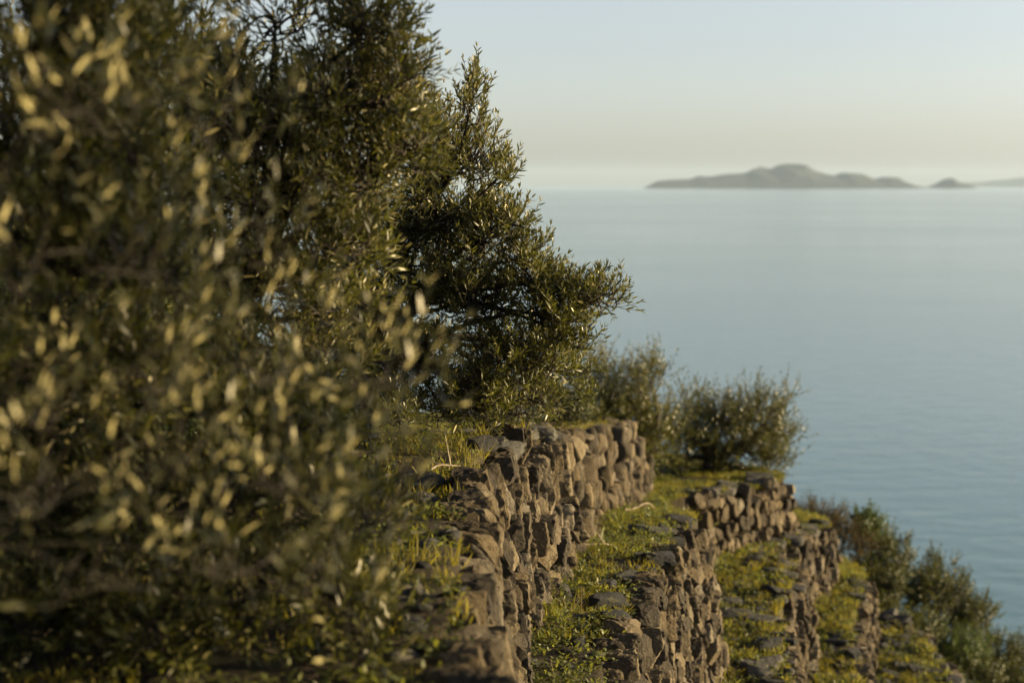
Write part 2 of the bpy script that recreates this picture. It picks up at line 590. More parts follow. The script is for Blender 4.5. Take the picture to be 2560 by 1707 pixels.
# ------------------------------------------------------------------ stones
def rock_mesh(name, seed, flat=1.0, sub=3, cuts=9):
    """A broken stone: a blocky body, roughened, then split along random planes so that it keeps sharp arrises."""
    r = random.Random(seed)
    bm = bmesh.new()
    bmesh.ops.create_icosphere(bm, subdivisions=sub, radius=1.0)
    planes = []
    for _ in range(cuts):
        n = Vector((r.gauss(0, 1), r.gauss(0, 0.8), r.gauss(0, 1))).normalized()
        planes.append((n, r.uniform(0.80, 1.02)))
    off = Vector((seed * 3.7, seed * 1.9, seed * 5.3))
    kx = r.uniform(2.3, 4.5) if flat > 0.5 else 5.0
    skew = r.uniform(-0.25, 0.25)
    for v in bm.verts:
        p = v.co.copy()
        q = max((abs(p.x) ** kx + abs(p.z) ** kx) ** (1 / kx), abs(p.y) * 1.02)
        p = p / q * 1.08
        p.x += skew * p.z
        p *= 1 + 0.12 * mnoise.noise(p * 1.6 + off)
        for n, d in planes:
            e = p.dot(n) - d * 1.10
            if e > 0:
                p -= n * e
        lay = mnoise.noise(Vector((p.x * 0.7, p.y * 0.7, p.z * 4.5)) + off)
        p += Vector((p.x, p.y, 0)) * 0.05 * lay
        p += v.normal * (0.08 * mnoise.noise(p * 2.6 + off) + 0.075 * mnoise.noise(p * 6 + off) + 0.045 * mnoise.noise(p * 14 + off))
        v.co = p
    me = bpy.data.meshes.new(name)
    bm.to_mesh(me)
    bm.free()
    return me


STONE = [rock_mesh('stone_mesh', i + 1, sub=4, cuts=6) for i in range(14)]
STONE_FAR = [rock_mesh('stone_far_mesh', i + 1, sub=3, cuts=6) for i in range(14)]
for s in STONE:
    s.materials.append(M['stone'])
SLAB = [rock_mesh('slab_mesh', i + 40, cuts=7, flat=0.0) for i in range(8)]
for s in SLAB:
    s.materials.append(M['slab'])
PEB = [rock_mesh('pebble_mesh', i + 70, sub=2) for i in range(6)]


def path_sampler(L):
    P = np.array(L, float)
    # smooth the line a little
    seg = np.linalg.norm(np.diff(P, axis=0), axis=1)
    s = np.concatenate([[0], np.cumsum(seg)])

    def f(t):
        return np.array([np.interp(t, s, P[:, 0]), np.interp(t, s, P[:, 1])])
    return f, s[-1]


def mat_from(loc, tangent, up, scale):
    t = unit(np.asarray(tangent, float))
    u = unit(np.asarray(up, float))
    nrm = unit(np.cross(t, u))
    u = np.cross(nrm, t)
    R = Matrix(((t[0], nrm[0], u[0], 0), (t[1], nrm[1], u[1], 0), (t[2], nrm[2], u[2], 0), (0, 0, 0, 1)))
    return Matrix.Translation(Vector(loc)) @ R @ Matrix.Diagonal((scale[0], scale[1], scale[2], 1))


def bake_into(g, me, mw, rnd=0.5):
    n = len(me.vertices)
    co = np.empty(n * 3, np.float32)
    me.vertices.foreach_get('co', co)
    co = co.reshape(-1, 3)
    A = np.array(mw)
    v = co @ A[:3, :3].T + A[:3, 3]
    f = np.empty(len(me.polygons) * 3, np.int32)
    me.polygons.foreach_get('vertices', f)
    g.add(v, [f.reshape(-1, 3)], rnd)


def dry_wall(name, label, L, top, base, r, course=(0.10, 0.20), length=(0.08, 0.20), batter=0.14, smin=0.0, limit=300, proud=lambda y: 0.05, caps=True, capgap=2.6, s0=None, jag=0.055):
    """A dry-stone wall: courses of single stones on a plan line, capped with slabs; the face looks to the right of the line."""
    f, Ltot = path_sampler(L)
    p0 = f(0)
    root = empty(name, (p0[0], p0[1], float(base(p0[1]))), label, 'stone wall', 'dry-stone terrace walls')
    root['kind'] = 'thing'
    items = []
    # courses of wavering height
    hmax = max(float(top(f(s)[1]) - base(f(s)[1])) for s in np.linspace(0, Ltot, 12))
    lo = -0.06
    ci = 0
    while lo < hmax - 0.03:
        ch = r.uniform(*course)
        s = -r.uniform(0, 0.3)
        while s < Ltot:
            ln = r.uniform(*length) * (0.8 + 1.2 * ch)
            sc = s + ln / 2
            if 0 <= sc <= Ltot:
                p = f(sc)
                tg = f(min(sc + 0.15, Ltot)) - f(max(sc - 0.15, 0))
                tg = unit(np.array([tg[0], tg[1], 0]))
                nr = np.array([tg[1], -tg[0], 0])
                hh = float(top(p[1]) - base(p[1])) + jag * math.sin(sc * 5.1 + 1.3 * math.sin(sc * 2.3))
                wob = 0.035 * math.sin(sc * 2.7 + ci * 1.9) + 0.02 * math.sin(sc * 6.1 + ci)
                zc = lo + ch / 2 + wob
                if zc + ch * 0.3 < hh:
                    frac = max(0.0, min(1.0, zc / max(hh, 0.2)))
                    outw = batter * (1 - frac) + r.uniform(-1, 1) * float(proud(p[1])) - 0.085
                    c = np.array([p[0], p[1], float(base(p[1])) + zc]) + nr * outw
                    dz = float(base(f(min(sc + 0.2, Ltot))[1]) - base(f(max(sc - 0.2, 0))[1])) / 0.4
                    t3 = tg + np.array([0, 0, dz + r.gauss(0, 0.13)]) + nr * r.gauss(0, 0.13)
                    up = np.array([0, 0, 1.0]) - nr * (batter * 0.5) + nr * r.gauss(0, 0.10) + tg * r.gauss(0, 0.06)
                    sc3 = (ln / 2 * r.uniform(0.78, 0.99), r.uniform(0.075, 0.115), ch / 2 * r.uniform(0.92, 1.18))
                    items.append((c, mat_from(c, t3, up, sc3), r.choice(STONE)))
            s += ln * 0.97
        lo += ch * 0.97
        ci += 1
    if caps:
        s = 0.0
        while s < Ltot:
            ln = r.uniform(0.10, 0.30)
            p = f(min(s + ln / 2, Ltot))
            tg = f(min(s + ln, Ltot)) - f(max(s, 0) if s < Ltot - 0.01 else Ltot - 0.1)
            tg = unit(np.array([tg[0], tg[1], 0]))
            nr = np.array([tg[1], -tg[0], 0])
            th = r.uniform(0.02, 0.055)
            if p[1] < 7.6:
                s += ln
                continue
            c = np.array([p[0], p[1], float(top(p[1])) + th * 0.2 + r.uniform(-0.03, 0.03)]) - nr * r.uniform(0.10, 0.34)
            items.append((c, mat_from(c, tg + np.array([0, 0, r.gauss(0, 0.08)]) + nr * r.gauss(0, 0.3), np.array([r.gauss(0, 0.1), r.gauss(0, 0.1), 1.0]), (ln / 2 * 1.05, r.uniform(0.07, 0.16), th)), r.choice(SLAB)))
            s += ln * r.uniform(0.9, capgap)
    # the stones that show largest are objects of their own, the rest one part
    def show(it):
        q = project(it[0])
        inn = -150 < q[0] < W + 150 and -150 < q[1] < H + 120
        return q[2] if inn else 1000 + q[2]
    items.sort(key=show)
    g = Geo()
    for k, (c, mw, me) in enumerate(items):
        if k < limit and show((c,)) < 1000:
            nm = 'cap_slab' if me in SLAB else 'stone'
            o = link_mesh(nm, me, None, root)
            o.matrix_parent_inverse = Matrix.Identity(4)
            o.matrix_basis = Matrix.Translation(-root.location) @ mw
        else:
            bake_into(g, STONE_FAR[k % 14], mw, r.random())
    if g.n:
        tag(g.build('far_stones', M['stone_mass'], root), kind='stuff')
    return root


R = random.Random(5)
dry_wall('terrace_wall', 'tall brown dry-stone wall under the large olive, nearest the camera', L1, ZU, ZA, R, limit=300, capgap=1.1, batter=0.16, course=(0.105, 0.215), length=(0.065, 0.155), proud=lambda y: np.interp(y, [5, 7.5, 9.5, 16], [0.035, 0.045, 0.085, 0.085]))
dry_wall('terrace_wall', 'steep dry-stone wall in the bottom centre, below the tallest wall', L2, ZA, ZB, R, limit=280, capgap=5.0, batter=0.16, course=(0.11, 0.22), length=(0.075, 0.17))
dry_wall('terrace_wall', 'broad low dry-stone wall below the two far olive trees', L3, ZA, ZB, R, limit=260, batter=0.10)
dry_wall('terrace_wall', 'narrow dark dry-stone wall between the rubble patch and a grassy strip', L4, ZB, ZC, R, limit=260, batter=0.12)
dry_wall('terrace_wall', 'short dry-stone wall facing the viewer, behind the narrow dark wall', L5, ZB, ZC, R, limit=260, batter=0.08)
dry_wall('terrace_wall', 'lowest slim dry-stone wall next to the hillside bushes', L6, ZC, ZD, R, limit=260, batter=0.10)
dry_wall('terrace_edging', 'broken stone edging at the bottom right below the bushes', L7, ZD, lambda y: ZD(y) - 0.55, R, limit=200, batter=0.10)

# ------------------------------------------------------------------ trees
class Plant:
    """Leaf frames, fine stems and branches of one plant, in world space."""

    def __init__(self, seed):
        self.r = np.random.default_rng(seed)
        self.fine = 1.0
        self.P, self.D, self.N, self.L, self.Wd = [], [], [], [], []
        self.stems = Geo()

    def leaf(self, p, d, n, L, w):
        self.P.append(p); self.D.append(d); self.N.append(n); self.L.append(L); self.Wd.append(w)

    def shoot(self, p, d, length, leaf=0.058, width=0.011, step=0.026, up=0.05, spread=0.62, wander=0.10, rad=0.0022, bare=0.12, tip=0.55):
        r = self.r
        d = unit(d)
        rad *= self.fine
        n = max(3, int(length / step))
        pts = [p.copy()]
        ref = unit(np.cross(d, r.normal(size=3)))
        az = r.uniform(0, 6.28)
        for i in range(n):
            d = unit(d + np.array([0, 0, up]) + r.normal(size=3) * wander)
            p = p + d * step
            pts.append(p.copy())
            fr = i / n
            if fr < bare:
                continue
            az += 1.57 + r.normal() * 0.25
            a0 = unit(ref - d * (ref @ d))
            b0 = np.cross(d, a0)
            size = (1.0 - (1 - tip) * fr ** 2) * r.uniform(0.72, 1.12)
            for k in (0, math.pi):
                if r.random() < 0.10:
                    continue
                a = a0 * math.cos(az + k) + b0 * math.sin(az + k)
                sp = spread * r.uniform(0.7, 1.35)
                ld = unit(d * (1 - 0.35 * sp) + a * sp + np.array([0, 0, 0.10]) + r.normal(size=3) * 0.10)
                ln = unit(d * sp - a * (1 - 0.35 * sp) + r.normal(size=3) * 0.28)
                self.leaf(p, ld, ln, leaf * size, width * size)
        # closing leaves at the tip
        for k in range(2):
            self.leaf(p, unit(d + r.normal(size=3) * 0.25), unit(r.normal(size=3)), leaf * tip * r.uniform(0.8, 1.2), width * tip)
        pts = np.array(pts)
        self.stems.tube(pts[::2] if len(pts) > 6 else pts, np.linspace(rad, rad * 0.35, len(pts[::2] if len(pts) > 6 else pts)), 3)

    def curve(self, a, b, n=7, sag=0.08, bend=0.12):
        r = self.r
        t = np.linspace(0, 1, n)[:, None]
        L = np.linalg.norm(b - a)
        off = r.normal(size=3) * bend * L
        off2 = r.normal(size=3) * bend * 0.5 * L
        return a + (b - a) * t + off * np.sin(math.pi * t) + off2 * np.sin(2 * math.pi * t) + np.array([0, 0, -sag * L]) * (np.sin(math.pi * t))

    def clump(self, c, rad, shoots, hub, leaf, width, upbias=0.5, slen=(0.16, 0.36), step=0.026, spread=0.62, per=6, fill=0.35, up=0.05, sparse=0.0):
        """Fills an ellipsoid with branchlets running out from the hub; each carries leafy shoots."""
        r = self.r
        c = np.asarray(c, float)
        rad = np.asarray(rad, float)
        nb = max(2, int(shoots / per))
        for _ in range(nb):
            v = unit(r.normal(size=3))
            e = c + v * rad * r.uniform(fill, 0.95) ** 0.6
            s0 = c + (hub - c) * r.uniform(0.0, 0.35) + r.normal(size=3) * rad * 0.18
            pts = self.curve(s0, e, 6, 0.03, 0.10)
            self.stems.tube(pts, np.linspace(0.006, 0.0022, 6) * self.fine, 4)
            bd = unit(pts[-1] - pts[0])
            for k in range(per):
                t = r.uniform(0.25, 1.0) if k else 1.0
                i = min(4, int(t * 5))
                p = pts[i] + (pts[i + 1] - pts[i]) * (t * 5 - i if i < 4 else min(1, t * 5 - 4))
                outw = unit((p - c) / rad)
                d = unit(bd * 0.55 + outw * 0.45 + np.array([0, 0, upbias]) + r.normal(size=3) * 0.45)
                self.shoot(p, d, r.uniform(*slen), leaf, width, step, up, spread)

    def frames(self):
        n = len(self.P)
        rr = self.r.random(n).astype(np.float32)
        return (np.array(self.P), np.array(self.D), np.array(self.N), np.array(self.L), np.array(self.Wd), self.r.uniform(-0.02, 0.14, n), rr)

    def finish(self, root, mat, single=None, n_single=0, name='foliage', twig='twigs', bark=None):
        P, D, N, L, Wd, cu, rr = self.frames()
        order = np.zeros(len(P), bool)
        if n_single:
            q = project(P + D * L[:, None] * 0.5)
            ok = (q[:, 0] > 0) & (q[:, 0] < W) & (q[:, 1] > 0) & (q[:, 1] < H)
            size = np.where(ok, L / q[:, 2], 0)
            idx = np.argsort(-size)[:n_single]
            idx = idx[size[idx] > 0]
            order[idx] = True
            for i in idx:
                d = unit(D[i]); b = unit(np.cross(N[i], d)); n = np.cross(d, b)
                R3 = Matrix(((d[0], b[0], n[0], P[i][0] - root.location.x), (d[1], b[1], n[1], P[i][1] - root.location.y), (d[2], b[2], n[2], P[i][2] - root.location.z), (0, 0, 0, 1)))
                o = link_mesh('leaf', (LEAF_HIGHLIGHT if single == M['olive_highlight_single'] else LEAF)[int(rr[i] * len(LEAF)) % len(LEAF)], None, root)
                o.matrix_parent_inverse = Matrix.Identity(4)
                o.matrix_basis = R3 @ Matrix.Diagonal((L[i], Wd[i] , L[i], 1))
        g = Geo()
        k = ~order
        g.leaves(P[k], D[k], N[k], L[k], Wd[k], cu[k], rr[k])
        tag(g.build(name, mat, root, smooth=True), kind='stuff')
        if self.stems.n:
            tag(self.stems.build(twig, bark or M['bark'], root, smooth=True), kind='stuff')
        return len(P)


LEAF, LEAF_HIGHLIGHT = [], []
for q in range(5):
    gl = Geo()
    c0 = 0.02 + 0.035 * q
    gl.leaves(np.zeros((1, 3)), np.array([[1.0, 0, 0]]), np.array([[0, 0, 1.0]]), np.array([1.0]), np.array([1.0]), np.array([c0]), np.array([0.2 * q]))
    vv = np.concatenate(gl.v)
    ff = [tuple(int(i) for i in row) for f in gl.t for row in f]
    lm = bpy.data.meshes.new('leaf_mesh')
    lm.from_pydata([tuple(map(float, v)) for v in vv * np.array([1, 1, 1.0])], [], ff)
    lm.polygons.foreach_set('use_smooth', [True] * len(ff))
    lm.materials.append(M['olive_single'])
    LEAF.append(lm)
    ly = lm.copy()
    ly.materials[0] = M['olive_highlight_single']
    LEAF_HIGHLIGHT.append(ly)


def limb(root, name, pts, r0, r1, sides=7, knobbly=0.12, seed=1):
    rr = np.random.default_rng(seed)
    pts = np.asarray(pts, float)
    # refine the line
    t = np.linspace(0, len(pts) - 1, (len(pts) - 1) * 5 + 1)
    P = np.stack([np.interp(t, np.arange(len(pts)), pts[:, k]) for k in range(3)], 1)
    for _ in range(2):
        P[1:-1] = (P[:-2] + 2 * P[1:-1] + P[2:]) / 4
    rad = np.linspace(r0, r1, len(P)) * (1 + knobbly * rr.normal(size=len(P)))
    P[1:-1] += rr.normal(size=(len(P) - 2, 3)) * r0 * 0.15
    g = Geo()
    g.tube(P, rad, sides)
    return g.build(name, M['bark'], root, smooth=True)


def olive(label, base, fork, clumps, seed, leaf=0.058, width=0.0115, trunk_r=0.07, n_single=0, group=None, slen=(0.16, 0.36), step=0.026, per=6, limb_r=0.022, up=0.05, highlight=False, fine=1.0):
    base = np.asarray(base, float)
    root = empty('olive_tree', base, label, 'olive tree', group)
    pl = Plant(seed)
    pl.fine = fine
    r = pl.r
    fork = np.asarray(fork, float)
    mid = (base + fork) / 2 + r.normal(size=3) * 0.06
    limb(root, 'trunk', [base + np.array([0, 0, -0.08]), mid, fork], trunk_r, trunk_r * 0.62, 9, 0.10, seed)
    for k, cl in enumerate(clumps):
        c, rad, n = np.asarray(cl[0], float), cl[1], cl[2]
        opt = cl[3] if len(cl) > 3 else {}
        hub = fork + (c - fork) * 0.7
        b0 = fork + (base - fork) * r.uniform(0, 0.2)
        pts = pl.curve(b0, c, 5, -0.04, 0.07)
        limb(root, 'branch', pts, limb_r * r.uniform(0.8, 1.2), min(0.006, limb_r * 0.6), 6, 0.08, seed + k)
        pl.clump(c, rad, n, hub, leaf, width, slen=opt.get('slen', slen), step=step, per=opt.get('per', per), upbias=opt.get('upbias', 0.75), fill=opt.get('fill', 0.35), up=up)
    n = pl.finish(root, M['olive_highlight' if highlight else 'olive'], M['olive_highlight_single' if highlight else 'olive_single'], n_single)
    print('olive', label, n)
    return root


def C(px, py, Y, rx, ry, dep, n, **k):
    """A clump of foliage: centre from the photograph's point at a distance, radii in metres."""
    return (at(px, py, Y), (mpx(rx, Y), dep, mpx(ry, Y)), n, k)


def gp(px, Y, dz=0.0):
    x = (px - W / 2) / FPX * Y / CP
    z = ground_z(np.array([[x, Y]]))[0]
    return np.array([x, Y, z + dz])


# the large olive in focus on the upper terrace
olive('large olive tree in sharp focus above the tallest stone wall', gp(880, 8.3), at(930, 800, 8.2), [
    C(1182, 250, 7.6, 34, 95, 0.14, 60, upbias=1.3, slen=(0.10, 0.18)),
    C(1178, 390, 7.7, 75, 80, 0.25, 130, upbias=0.9),
    C(1250, 440, 7.6, 45, 40, 0.18, 46),
    C(1100, 400, 7.8, 70, 90, 0.3, 160),
    C(1075, 480, 7.9, 60, 70, 0.3, 120),
    C(1040, 580, 7.9, 80, 70, 0.3, 130),
    C(1110, 310, 7.8, 40, 50, 0.2, 60),
    C(1285, 550, 7.6, 45, 55, 0.2, 100, slen=(0.07, 0.16)),
    C(1320, 640, 7.6, 50, 45, 0.2, 100, slen=(0.07, 0.16)),
    C(1420, 720, 7.6, 60, 40, 0.2, 90, slen=(0.07, 0.16)),
    C(1330, 700, 7.6, 60, 50, 0.25, 110),
    C(1130, 520, 7.8, 120, 110, 0.4, 300),
    C(1215, 600, 7.7, 75, 80, 0.3, 200),
    C(1080, 690, 7.9, 160, 130, 0.5, 400),
    C(1220, 760, 7.7, 120, 90, 0.4, 280),
    C(1500, 745, 7.5, 70, 42, 0.2, 110, slen=(0.07, 0.16)),
    C(1390, 780, 7.6, 95, 62, 0.3, 210),
    C(1290, 870, 7.7, 140, 70, 0.4, 260),
    C(1440, 840, 7.6, 80, 34, 0.22, 100, slen=(0.07, 0.16)),
    C(1370, 920, 7.7, 80, 45, 0.25, 90, slen=(0.07, 0.16)),
    C(1190, 970, 7.7, 120, 70, 0.35, 190),
    C(940, 600, 8.2, 160, 150, 0.5, 340),
    C(900, 830, 8.2, 190, 110, 0.5, 300),
    C(1060, 900, 8.0, 150, 90, 0.4, 240),
    C(1110, 1040, 7.8, 90, 40, 0.25, 90, upbias=1.2),
    C(980, 960, 8.0, 130, 70, 0.35, 180),
    C(790, 960, 8.1, 140, 80, 0.4, 180),
    C(1270, 960, 7.8, 110, 50, 0.3, 130),
    C(1420, 930, 8.2, 70, 45, 0.3, 90),
    C(930, 1010, 7.6, 120, 50, 0.3, 150),
    C(1330, 1000, 8.0, 90, 35, 0.3, 90, slen=(0.07, 0.16)),
    C(1210, 1030, 7.8, 90, 30, 0.25, 80, slen=(0.07, 0.16)),
    C(1000, 1060, 7.4, 100, 30, 0.25, 80),
    C(1400, 985, 8.3, 70, 30, 0.3, 70, slen=(0.07, 0.16)),
    C(1290, 1035, 8.3, 80, 22, 0.3, 70, slen=(0.06, 0.14), upbias=1.0),
    C(820, 890, 7.6, 120, 70, 0.3, 150),
], 21, n_single=280, trunk_r=0.075, slen=(0.09, 0.20), up=0.12)

# the middle olive, softly blurred, whose crown makes the upper edge
olive('softly blurred olive tree whose crown fills the upper left centre', gp(520, 5.6), at(600, 700, 5.5), [
    C(930, 60, 5.2, 95, 70, 0.3, 160, upbias=0.8),
    C(985, 210, 5.3, 75, 90, 0.3, 190, upbias=0.6),
    C(1020, 370, 5.4, 75, 85, 0.3, 170),
    C(850, 230, 5.3, 110, 120, 0.5, 300),
    C(880, 430, 5.4, 120, 110, 0.4, 280),
    C(690, 50, 5.2, 130, 40, 0.4, 70),
    C(660, 270, 5.2, 150, 120, 0.5, 300),
    C(680, 480, 5.3, 160, 130, 0.5, 300),
    C(860, 620, 5.4, 120, 90, 0.4, 170),
    C(480, 170, 5.2, 140, 110, 0.5, 220),
    C(470, 420, 5.2, 150, 140, 0.5, 280),
    C(640, 720, 5.3, 150, 100, 0.4, 200),
    C(840, 780, 5.5, 130, 90, 0.35, 150),
    C(480, 690, 5.2, 150, 120, 0.4, 200),
    C(560, 900, 5.2, 170, 90, 0.4, 170),
    C(800, 920, 5.4, 130, 60, 0.3, 90),
], 33, n_single=220, trunk_r=0.07, slen=(0.09, 0.20))

# the left olive, more blurred
olive('strongly blurred olive tree at the left edge', gp(60, 4.3), at(120, 800, 4.2), [
    C(120, 80, 3.8, 190, 120, 0.4, 153),
    C(330, 110, 3.9, 150, 120, 0.4, 153),
    C(90, 330, 3.8, 170, 140, 0.4, 187),
    C(330, 380, 3.9, 170, 140, 0.4, 187),
    C(110, 600, 3.8, 180, 150, 0.4, 187),
    C(360, 650, 3.9, 170, 140, 0.4, 153),
    C(120, 880, 3.8, 170, 130, 0.4, 136),
    C(380, 900, 3.9, 170, 120, 0.4, 119),
], 47, n_single=200, trunk_r=0.06, limb_r=0.008)

# a dark olive thicket low on the left
olive('dark olive thicket filling the lower left corner', gp(150, 4.4), at(300, 1350, 4.3), [
    C(80, 1000, 4.2, 150, 120, 0.35, 170), C(330, 1000, 4.2, 150, 110, 0.35, 170), C(600, 1000, 4.4, 140, 90, 0.35, 150), C(800, 1060, 4.5, 100, 80, 0.3, 90),
    C(100, 1260, 4.1, 170, 120, 0.35, 190), C(370, 1260, 4.1, 170, 120, 0.35, 190), C(620, 1230, 4.2, 150, 110, 0.35, 150), C(810, 1270, 4.2, 80, 110, 0.3, 80),
    C(120, 1530, 3.9, 170, 110, 0.35, 170), C(390, 1530, 3.9, 170, 110, 0.35, 170), C(640, 1490, 4.0, 140, 110, 0.35, 130), C(820, 1510, 4.0, 80, 100, 0.3, 80), C(930, 1330, 4.3, 50, 100, 0.25, 60), C(930, 1580, 4.1, 60, 90, 0.25, 60),
], 53, n_single=220, trunk_r=0.05, limb_r=0.008, slen=(0.10, 0.24))

# nearest sprays, an olive close to the camera on the left
olive('nearest olive sprays dissolving into large pale leaf blurs', gp(-420, 2.6), at(-160, 1250, 2.5), [
    C(100, 230, 2.5, 130, 160, 0.3, 12, per=2), C(330, 230, 2.6, 150, 150, 0.3, 12, per=2), C(560, 330, 2.8, 110, 130, 0.3, 12, per=2),
    C(110, 640, 2.4, 140, 160, 0.3, 12, per=2), C(380, 640, 2.6, 160, 160, 0.3, 12, per=2), C(620, 620, 2.9, 120, 130, 0.3, 12, per=2),
    C(700, 900, 2.8, 150, 130, 0.3, 20, per=2), C(960, 950, 2.9, 100, 110, 0.25, 31, per=2), C(130, 960, 2.5, 150, 120, 0.3, 12, per=2), C(420, 940, 2.6, 140, 120, 0.3, 12, per=2),
    C(130, 1200, 2.4, 160, 130, 0.3, 12, per=2), C(430, 1180, 2.5, 170, 140, 0.3, 20, per=2), C(730, 1180, 2.7, 170, 140, 0.3, 31, per=2),
    C(240, 1450, 2.5, 180, 130, 0.3, 12, per=2), C(620, 1420, 2.6, 170, 130, 0.3, 20, per=2), C(960, 1240, 2.9, 90, 130, 0.25, 8, per=2), C(940, 1560, 2.9, 90, 100, 0.25, 7, per=2), C(860, 1430, 2.8, 110, 130, 0.3, 12, per=2),
], 59, n_single=300, trunk_r=0.03, limb_r=0.0016, slen=(0.09, 0.19), step=0.034, leaf=0.056, width=0.0112, up=0.20, highlight=True, fine=0.35)

# an unseen olive added right of the camera to shade the near foliage
olive('unseen olive tree added beside the camera to shade the near foliage', np.array([3.1, 2.6, ground_z(np.array([[3.1, 2.6]]))[0]]), np.array([3.0, 2.7, -1.2]), [
    ((3.5 + 0.15 * (k % 2), yy, zz), (0.6, 0.5, 0.5), 200)
    for k, (yy, zz) in enumerate([(a, b) for a in (3.3, 4.0, 4.7) for b in (0.05, 0.85, 1.65)])
], 61, leaf=0.085, width=0.026, step=0.04, slen=(0.18, 0.4), limb_r=0.04, trunk_r=0.10)

olive('unseen olive tree added over the camera to block sky light', np.array([-1.3, -0.8, ground_z(np.array([[-1.3, -0.8]]))[0]]), np.array([-1.1, -0.6, 0.2]), [  # added out of view overhead, keeps sky light off the left foliage
    ((-1.5, 0.5, 1.3), (0.9, 0.8, 0.35), 128), ((-0.3, 0.8, 1.4), (0.8, 0.8, 0.35), 128), ((0.7, 0.3, 1.5), (0.7, 0.8, 0.35), 114), ((-1.6, 2.1, 1.5), (0.9, 0.8, 0.35), 128),
    ((-0.4, 2.1, 1.5), (0.8, 0.7, 0.3), 128), ((-1.2, -2.4, 0.8), (1.1, 0.5, 1.1), 171), ((0.6, -2.6, 0.6), (1.1, 0.5, 1.1), 171), ((-2.7, 0.8, 0.8), (0.6, 1.1, 0.9), 142),
    ((-2.6, 2.3, 1.2), (0.7, 0.8, 0.6), 114), ((-0.4, -2.5, -0.6), (1.5, 0.4, 0.6), 142),
], 67, leaf=0.11, width=0.052, step=0.045, slen=(0.2, 0.42), limb_r=0.035, trunk_r=0.09)

# the far olives beyond the end of the tall wall
FO = dict(leaf=0.07, width=0.016, step=0.04, slen=(0.18, 0.55), limb_r=0.05, trunk_r=0.10)
olive('dark far olive with a raised spray, at the end of the tall wall', gp(1625, 18.2), at(1615, 1110, 18.2), [
    C(1555, 1050, 18.2, 70, 70, 0.6, 395), C(1612, 965, 18.0, 45, 50, 0.4, 143), C(1650, 925, 18.0, 36, 22, 0.3, 42),
    C(1480, 1020, 17.8, 60, 60, 0.5, 203), C(1450, 1060, 17.6, 50, 36, 0.4, 95), C(1510, 950, 18.3, 40, 45, 0.5, 120),
    C(1690, 1075, 18.5, 40, 50, 0.4, 90), C(1640, 1085, 18.2, 65, 55, 0.5, 240), C(1575, 1120, 18.2, 80, 40, 0.5, 180),
], 71, group='far olive trees', per=5, **FO)
olive('rounded far olive with leaning trunks above the broad low wall', gp(1790, 19.0), at(1780, 1150, 19.0), [
    C(1740, 1085, 19.0, 60, 60, 0.6, 251), C(1810, 1050, 19.0, 60, 40, 0.6, 191), C(1880, 1030, 19.0, 50, 40, 0.5, 143), C(1945, 1060, 19.0, 34, 50, 0.5, 107),
    C(1930, 1130, 19.0, 45, 50, 0.5, 155), C(1850, 1115, 19.0, 80, 55, 0.6, 287), C(1712, 1015, 18.8, 18, 30, 0.3, 26), C(1962, 1010, 18.8, 14, 26, 0.3, 18),
    C(1905, 1180, 19.0, 45, 30, 0.5, 71), C(1700, 1140, 19.0, 60, 45, 0.5, 155), C(1790, 1165, 19.0, 70, 26, 0.5, 107),
], 83, group='far olive trees', per=5, **FO)

# trees on the slope behind, at the left
BO = dict(leaf=0.085, width=0.021, step=0.045, slen=(0.22, 0.45), limb_r=0.05, trunk_r=0.12)
olive('dark background olive on the slope behind the blurred trees', gp(560, 11.0), at(600, 700, 11.0), [
    C(420, 300, 11, 190, 170, 0.8, 178), C(680, 330, 11, 190, 150, 0.8, 178), C(560, 560, 11, 220, 150, 0.9, 199), C(820, 560, 11, 140, 150, 0.7, 125), C(740, 760, 11, 180, 130, 0.7, 125), C(480, 800, 11, 180, 140, 0.7, 115),
], 91, **BO)
olive('dark background olive higher up the slope at far left', gp(160, 9.0), at(160, 700, 9.0), [
    C(60, 220, 9, 200, 190, 0.8, 157), C(280, 250, 9, 170, 170, 0.8, 147), C(80, 560, 9, 200, 180, 0.8, 157), C(300, 600, 9, 180, 170, 0.8, 147), C(180, 860, 9, 220, 150, 0.8, 125),
], 97, **BO)

# ------------------------------------------------------------------ shrubs on the lower slope
def shrub(label, px, Y, top_py, rx, ry, n, mat, seed, leaf=0.055, width=0.027, lobes=4, group='hillside bushes', dep=0.5, step=0.035, slen=(0.14, 0.34), stem='stem'):
    """Many-stemmed bush: crown lobes round a centre at the given distance, its stems standing on the slope."""
    top = at(px, top_py, Y)
    RX, RZ = mpx(rx, Y), mpx(ry, Y)
    base = np.array([top[0], Y, ground_z(np.array([[top[0], Y]]))[0]])
    root = empty('shrub', base, label, 'shrub', group)
    pl = Plant(seed)
    r = pl.r
    for k in range(lobes):
        a = 6.28 * k / lobes + r.uniform(0, 0.6)
        c = np.array([top[0] + RX * 0.55 * math.cos(a), Y + dep * 0.6 * math.sin(a), top[2] - RZ * r.uniform(0.55, 1.1)])
        limb(root, stem, [base + np.array([0.05 * math.cos(a), 0.05 * math.sin(a), -0.05]), (base + c) / 2 + r.normal(size=3) * 0.05, c], 0.022, 0.006, 6, 0.08, seed + k)
        pl.clump(c, (RX * 0.6, dep * 0.7, RZ * 0.62), n // lobes, base + (c - base) * 0.5, leaf, width, slen=slen, step=step, per=6, upbias=0.8, spread=0.85)
    h = base + np.array([0, 0, (top[2] - base[2]) * 0.35])
    pl.clump(h, (RX * 0.9, dep, max(0.2, (top[2] - base[2]) * 0.4)), n // 3, base, leaf, width, slen=slen, step=step, per=6, upbias=0.5, spread=0.85)
    pl.finish(root, mat)
    return root


